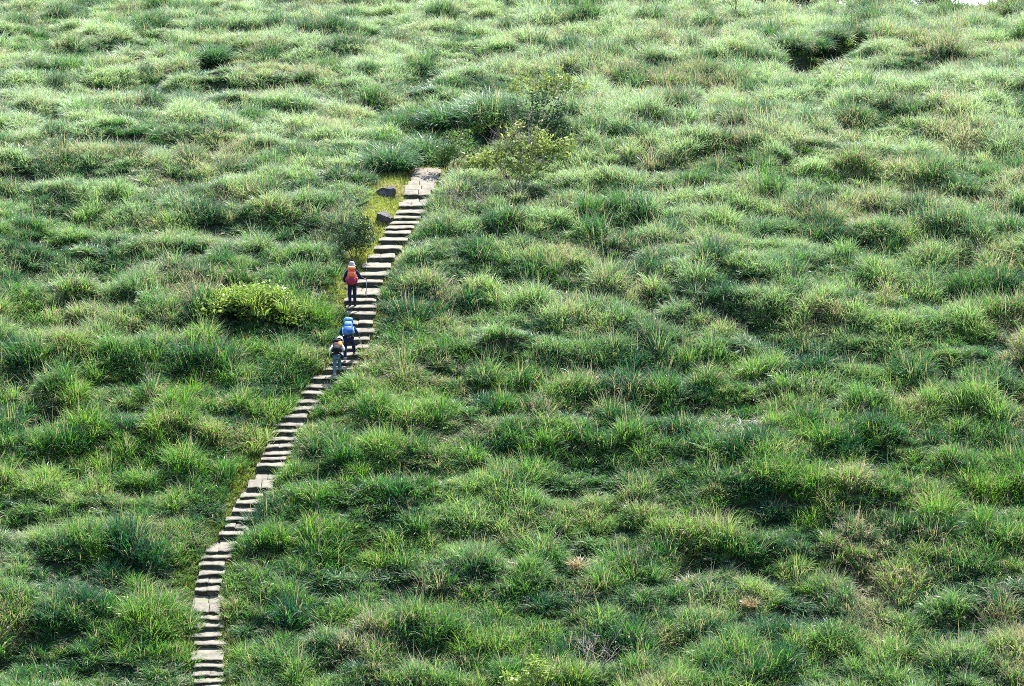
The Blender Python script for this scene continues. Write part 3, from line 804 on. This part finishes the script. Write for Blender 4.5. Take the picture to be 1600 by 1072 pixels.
# ------------------------------------------------------------------ shrubs
def leaf_cloud(lobes, n, size, rg, flat=.5):
    """leaf-sized bent quads through uneven lobes (cx, cy, cz, rx, ry, rz)"""
    lobes = np.array(lobes, float); wts = lobes[:, 3] * lobes[:, 4] * lobes[:, 5]; wts /= wts.sum()
    ncl = max(20, n // 24)
    li = rg.choice(len(lobes), ncl, p=wts)
    dirs = rg.normal(0, 1, (ncl, 3)); dirs /= np.linalg.norm(dirs, axis=1)[:, None]
    rad = rg.random(ncl) ** .38
    cc = lobes[li, :3] + dirs * rad[:, None] * lobes[li, 3:6]
    ci = rg.integers(0, ncl, n)
    c = cc[ci] + rg.normal(0, size * .75, (n, 3))
    d = rg.normal(0, 1, (n, 3)); d[:, 2] = d[:, 2] * flat + .35; d /= np.linalg.norm(d, axis=1)[:, None]
    s = np.cross(d, rg.normal(0, 1, (n, 3))); s /= np.linalg.norm(s, axis=1)[:, None]
    L = size * rg.uniform(.7, 1.3, n)[:, None]; W = L * .42
    nr = np.cross(d, s)
    V = np.stack([c, c + d * L * .5 - s * W * .5 + nr * L * .05, c + d * L, c + d * L * .5 + s * W * .5 + nr * L * .05], 1)
    b = np.arange(n)[:, None] * 4
    Fq = b + np.arange(4)[None]
    crnd = rg.random(ncl)[ci] * .7 + rg.random(n) * .3
    A = np.zeros((n, 4, 4)); A[:, 2, 0] = 1; A[:, 1, 0] = A[:, 3, 0] = .5; A[:, :, 1] = crnd[:, None]; A[:, :, 3] = 1
    return V.reshape(-1, 3), Fq, A.reshape(-1, 4)
M_olive = blade_mat('olive_leaf', [(0, (.045, .085, .02)), (.5, (.13, .18, .035)), (1, (.31, .32, .08))], tint=.55, paleamt=.25, hue=1.0, trans=.4, spec=.12)
M_darkleaf = blade_mat('dark_leaf', [(0, (.012, .035, .018)), (.5, (.025, .065, .028)), (1, (.06, .11, .035))], tint=.4, paleamt=.1, hue=.9, trans=.25, spec=.12)
M_midleaf = blade_mat('mid_leaf', [(0, (.03, .075, .02)), (.5, (.06, .13, .03)), (1, (.14, .20, .05))], tint=.5, paleamt=.15, hue=.9, trans=.35, spec=.12)
M_tree = blade_mat('tree_leaf', [(0, (.012, .035, .022)), (1, (.035, .07, .035))], tint=.5, paleamt=.05, hue=.9, trans=.2)
def shrub(name, u, v, lobes, n, size, m, label, cat='shrub', group=None, stems=5, sl=.8, seed=1, dz=0.0, bark=None, k=1.25):
    lobes = [tuple(q * k for q in l) for l in lobes]; sl *= k; n = int(n * 1.2)
    p = hit(u, v); zg = float(H(p[0], p[1]))
    rg = np.random.default_rng(seed); rr = random.Random(seed)
    o = empty(name, (p[0], p[1], zg + dz), label, cat, group)
    vv, f, a = leaf_cloud(lobes, n, size, rg)
    mk('foliage', vv, f, m, o, attr=a)
    mk('stem', *branches((0, 0, -.1), stems, sl, .022, .55, 3, 2, rg=rr), bark or M_bark, o)
    return o
shrub('olive_shrub', 806, 302, [(-.4, 0, 1.15, .75, .5, .34), (.5, .3, 1.35, .75, .6, .36), (1.35, .2, 1.25, .5, .4, .30), (-1.15, .1, .85, .4, .4, .28), (.1, -.2, .75, .6, .4, .28), (.95, 0, .8, .4, .3, .25), (-.1, .2, 1.75, .35, .3, .22)], 2600, .17, M_olive,
      'olive yellow open twiggy shrub right of the upper landing', seed=3, stems=12, sl=1.5, bark=M_deadwood, k=1.42)
shrub('dark_shrub', 836, 246, [(-.1, 0, .8, .5, .5, .4), (.5, .1, .7, .4, .4, .4), (-.5, .1, 1.2, .3, .3, .3), (.7, .1, 1.25, .22, .22, .45), (.1, 0, 1.45, .25, .25, .25)], 1900, .15, M_darkleaf,
      'dark evergreen shrub just behind the olive yellow shrub', seed=4, stems=7, sl=1.2, k=1.55)
shrub('mottled_shrub', 862, 182, [(0, 0, .8, .6, .5, .3), (-.7, .2, 1.0, .4, .4, .25), (.7, .1, .8, .4, .4, .25), (-1.1, .1, .6, .3, .3, .25), (.2, 0, 1.2, .25, .25, .2)], 1300, .15, M_olive,
      'mottled shrub with yellowing leaves highest of the shrubs above the landing', seed=5, stems=7, sl=1.0, bark=M_deadwood, k=1.5)
shrub('leafy_shrub', 702, 268, [(0, 0, .7, .4, .35, .3), (.45, .2, .95, .3, .3, .3), (-.35, -.1, .5, .3, .3, .25), (.1, 0, 1.2, .2, .2, .2)], 900, .15, M_midleaf,
      'fresh green leafy shrub at the head of the stone stairway', seed=6, stems=6, sl=.9, k=1.4)
shrub('small_yellow_shrub', 764, 224, [(0, 0, .6, .4, .35, .3), (.25, .1, .9, .25, .25, .2), (-.35, 0, .45, .25, .25, .2)], 600, .14, M_bright,
      'small yellow green shrub below the big rounded tussock', seed=7, stems=5, sl=.7)
shrub('round_bush', 556, 398, [(0, 0, .75, .55, .5, .5), (.15, .1, 1.1, .4, .4, .4), (-.3, 0, .6, .35, .35, .35)], 2200, .10, M_darkleaf,
      'dark rounded bush beside the stairs just above the upright hiker', seed=8, stems=5)
shrub('small_dark_bush', 922, 22, [(0, 0, .35, .35, .3, .25), (.3, 0, .45, .25, .2, .2)], 600, .09, M_darkleaf, 'small dark bush near the top edge of the slope', seed=9, stems=3, sl=.45, dz=.35)
shrub('rusty_shrub', 1148, 26, [(0, 0, .45, .28, .2, .16), (.2, 0, .55, .22, .2, .14)], 320, .09, M_drygrass, 'small shrub with rusty orange leaves near the top edge', seed=10, stems=3, sl=.5, dz=.35)
shrub('foreground_sapling', 838, 1128, [(0, 0, .8, .3, .3, .3), (-.45, .1, .65, .3, .25, .25), (.0, 0, 1.2, .12, .12, .25), (-.75, 0, .85, .12, .12, .2)], 700, .15, M_bright,
      'yellow green sapling poking up at the bottom edge', seed=12, stems=5, sl=.9)
# bright leafy clump left of the hikers: arching bamboo-like leaves
p = hit(394, 505); o = empty('bright_shrub', (p[0], p[1], float(H(p[0], p[1]))), 'large pale yellow green leafy clump left of the hikers', 'shrub')
rg = np.random.default_rng(21)
LB = [(x_ + rg.normal(0, .12), rg.normal(0, .35), max(.3, 1.45 - .42 * x_ * x_) * rg.uniform(.15, .95), rg.uniform(.35, .6), rg.uniform(.4, .6), rg.uniform(.26, .42)) for x_ in np.linspace(-1.6, 1.6, 30)]
lc = leaf_cloud(LB, 8500, .16, rg)
bl = [blades(40, .3, .35, .7, arch=(.6, 1.9), width=(.03, .05), rng=rg) for _ in range(16)]
bl = [(v_ + np.array([rg.uniform(-1.5, 1.5), rg.normal(0, .5), rg.uniform(.3, 1.05)]), f_, a_) for v_, f_, a_ in bl]
vv, f, a = joinb([lc] + bl); mk('foliage', vv, f, M_bright, o, attr=a)
mk('stem', *branches((0, 0, -.1), 9, 1.0, .018, .9, 2, 1, rg=random.Random(3)), M_bark, o)
# bare dead shrubs
for (u, v, L, nst, label, sd) in [(738, 338, 1.0, 5, 'bare grey dead shrub beside the olive yellow shrub', 2), (930, 1066, 1.0, 6, 'bare pale branches in a dark gap at the bottom edge', 5)]:
    p = hit(u, v); o = empty('dead_shrub', (p[0], p[1], float(H(p[0], p[1]))), label, 'dead shrub', 'bare dead shrubs in the grass')
    mk('branch', *branches((0, 0, -.05), nst, L, .028, .7, 4, 2, rg=random.Random(sd)), M_deadwood, o)
# dry tufts
for (u, v, s, label, sd) in [(1560, 985, .55, 'brown dried fern at the lower right edge', 1), (1172, 965, .6, 'tan dry tuft beside a dark hole in the lower right grass', 2), (905, 905, .8, 'tan dry tuft in the lower middle grass', 3)]:
    p = hit(u, v); vv, f, a = blades(140, .3, .4, .9, lean0=.3, leanr=.9, arch=(.4, 1.4), width=(.03, .055), rng=np.random.default_rng(sd))
    o = mk('dry_tuft', vv, f, M_drygrass, attr=a, smooth=True); o.location = (p[0], p[1], float(H(p[0], p[1])) + .35); o.scale = (s,) * 3
    tag(o, label, 'dry plant', 'dry tufts in the grass')

# ------------------------------------------------------------------ big single tussocks
TM = {'dark': M_tuss_dark, 'mid': M_tuss_mid, 'blue': M_tuss_blue}
protos = {}
def tussock_mesh(seed):
    rg = np.random.default_rng(seed)
    return joinb([blades(560, .62, .7, 1.2, lean0=.15, leanr=.75, arch=(.6, 1.9), width=(.024, .04), rng=rg), blades(170, .4, .9, 1.3, lean0=.1, leanr=.5, arch=(.5, 1.5), width=(.02, .034), rng=rg),
                  blades(160, .7, .45, .8, lean0=.3, leanr=.8, arch=(.8, 1.9), width=(.03, .045), rng=rg)])
TUSS = [(610, 264, 1.3, 'dark', 'tall dark tussock at the left head of the stairway, above the rocks'),
        (768, 207, 1.75, 'dark', 'biggest rounded tussock above the shrubs at the stair head'),
        (694, 200, 1.35, 'dark', 'dark green tussock left of the biggest rounded tussock'),
        (664, 238, 1.4, 'dark', 'dark tussock beside the shaded pocket above the stair head'),
        (1105, 122, 1.35, 'mid', 'broad arching tussock left of the upper right gully'),
        (1160, 128, 1.2, 'mid', 'arching tussock between the broad tussock and the gully'),
        (1235, 92, 1.1, 'blue', 'dark blue green tussock at the left end of the gully'),
        (1325, 66, 1.1, 'blue', 'dark tussock behind the right end of the gully'),
        (1276, 84, .95, 'dark', 'dark green tussock in the middle of the bank behind the upper right gully'),
        (1300, 76, .9, 'blue', 'small blue green tussock beside the right end tussock of the gully'),
        (335, 92, 1.1, 'dark', 'dark tussock over the shaded hollow at the upper left'),
        (290, 96, .95, 'mid', 'green tussock left of the shaded hollow at the upper left'),
        (130, 190, 1.15, 'mid', 'wide green tussock at the upper left, right of a dark gap'),
        (442, 388, .75, 'blue', 'small blue green tuft above the bright leafy clump'),
        (1430, 55, 1.0, 'dark', 'dark tussock near the top right below the pale clouds'),
        (1185, 365, 1.1, 'dark', 'dark green tussock on a ridge right of the middle slope'),
        (890, 318, 1.0, 'mid', 'upright green tussock right of the bare dead shrub'),
        (1060, 190, 1.0, 'blue', 'blue green tussock below the broad arching tussock')]
for i, (u, v, s, kind, label) in enumerate(TUSS):
    p = hit(u, v)
    key = (kind, i % 2)
    if key not in protos:
        vv, f, a = tussock_mesh(100 + len(protos)); o = mk('grass_tussock', vv, f, TM[kind], attr=a, smooth=True); protos[key] = o
    else:
        o = protos[key].copy(); col.objects.link(o)
    o.location = (p[0], p[1], float(H(p[0], p[1])) + .05); o.scale = (s * 1.1, s, s * .95); o.rotation_euler = (0, 0, i * 1.7)
    tag(o, label, 'tussock', 'large grass tussocks on the slope')

# ------------------------------------------------------------------ trees beyond the crest and the bright cloud sea
def tree(u, v, dist, hgt, wid, label, seed):
    r = ray(u, v); t = dist / r[1]; top = r * t
    zg = float(zprof(dist)); rg = np.random.default_rng(seed)
    hgt = top[2] - zg
    o = empty('tree', (top[0], dist, zg), label, 'tree', 'dark trees behind the crest')
    lobes = [(rg.normal(0, wid * .4), rg.normal(0, wid * .4), hgt - 1.0 - rg.random() * 1.4, wid * rg.uniform(.3, .5), wid * rg.uniform(.3, .5), rg.uniform(.6, 1.0)) for _ in range(9)]
    vv, f, a = leaf_cloud(lobes, 9000, .22, rg); mk('crown', vv, f, M_tree, o, attr=a)
    pr = [tube([(0, 0, -.3), (.1, 0, hgt * .4), (.05, .1, hgt * .75)], [.16, .12, .06], 8)]
    for k in range(6):
        l = lobes[k]; pr.append(tube([(.1, 0, hgt * .42 + .1 * k), (l[0] * .5, l[1] * .5, hgt * .6), (l[0], l[1], l[2])], [.06, .045, .02], 6))
    mk('trunk', *merge(pr), M_bark, o)
tree(1224, -55, 190, 5, 2.8, 'dark tree behind the crest, leftmost of those at the top edge', 1)
tree(1284, -50, 196, 5, 2.4, 'dark tree behind the crest between the leftmost tree and the clouds', 2)
tree(1456, -30, 198, 5, 1.6, 'dark tree behind the crest, just left of the white cloud', 3)
def clouds():
    gx = np.linspace(-2600, 2600, 90); gy = np.concatenate([np.linspace(420, 1600, 50), np.linspace(1700, 9000, 40)])
    X, Y = np.meshgrid(gx, gy); Z = -78 + 34 * (fbm(X / 160, Y / 160, 7, 4) - .5)
    n1, n2 = X.shape; idx = np.arange(n1 * n2).reshape(n1, n2)
    f = np.stack([idx[:-1, :-1], idx[:-1, 1:], idx[1:, 1:], idx[1:, :-1]], -1).reshape(-1, 4)
    m, nt, N, L = mat('cloud'); out = N.new('ShaderNodeOutputMaterial'); b = N.new('ShaderNodeBsdfDiffuse'); b.inputs[0].default_value = (.9, .91, .93, 1); L.new(b.outputs[0], out.inputs[0])
    o = mk('clouds', np.stack([X, Y, Z], -1).reshape(-1, 3), f, m, smooth=True); tag(o, 'bright white cloud bank beyond the crest', 'clouds', kind='stuff')
clouds()
# ------------------------------------------------------------------ camera, sun, sky
cam = bpy.data.cameras.new('camera'); co = bpy.data.objects.new('camera', cam); col.objects.link(co)
co.location = (0, 0, 0); co.rotation_euler = (math.pi / 2 - E0, 0, 0)
cam.sensor_width = 36; cam.lens = 36 * F / 1600; cam.clip_start = 1; cam.clip_end = 30000
scene.camera = co
SUN_EL = math.radians(59); SUN_AZ = math.radians(24)     # azimuth from +Y towards +X: behind the hill, a little right
sd = Vector((math.sin(SUN_AZ) * math.cos(SUN_EL), math.cos(SUN_AZ) * math.cos(SUN_EL), math.sin(SUN_EL)))
sl = bpy.data.lights.new('sun', 'SUN'); sl.energy = 4.9; sl.angle = math.radians(.5); sl.color = (1, .965, .91)
so = bpy.data.objects.new('sun', sl); col.objects.link(so); so.rotation_euler = sd.to_track_quat('Z', 'Y').to_euler()
w = bpy.data.worlds.new('World'); scene.world = w; w.use_nodes = True
nt = w.node_tree; nt.nodes.clear()
wo = nt.nodes.new('ShaderNodeOutputWorld'); bg = nt.nodes.new('ShaderNodeBackground'); sk = nt.nodes.new('ShaderNodeTexSky')
sk.sky_type = 'NISHITA'; sk.sun_disc = False; sk.sun_elevation = SUN_EL; sk.sun_rotation = SUN_AZ; sk.air_density = 1.3; sk.dust_density = 1.5
bg.inputs['Strength'].default_value = .13
nt.links.new(sk.outputs[0], bg.inputs[0]); nt.links.new(bg.outputs[0], wo.inputs[0])
scene.view_settings.view_transform = 'Standard'; scene.view_settings.look = 'None'
scene.view_settings.exposure = 1.88; scene.view_settings.gamma = 1
scene.cycles.use_denoising = False; scene.cycles.filter_width = .9; scene.cycles.max_bounces = 6; scene.cycles.diffuse_bounces = 3; scene.cycles.transmission_bounces = 4; scene.cycles.glossy_bounces = 2
for v in (0, 50, 143, 292, 476, 700, 1072): print('row', v, hit(800, v))
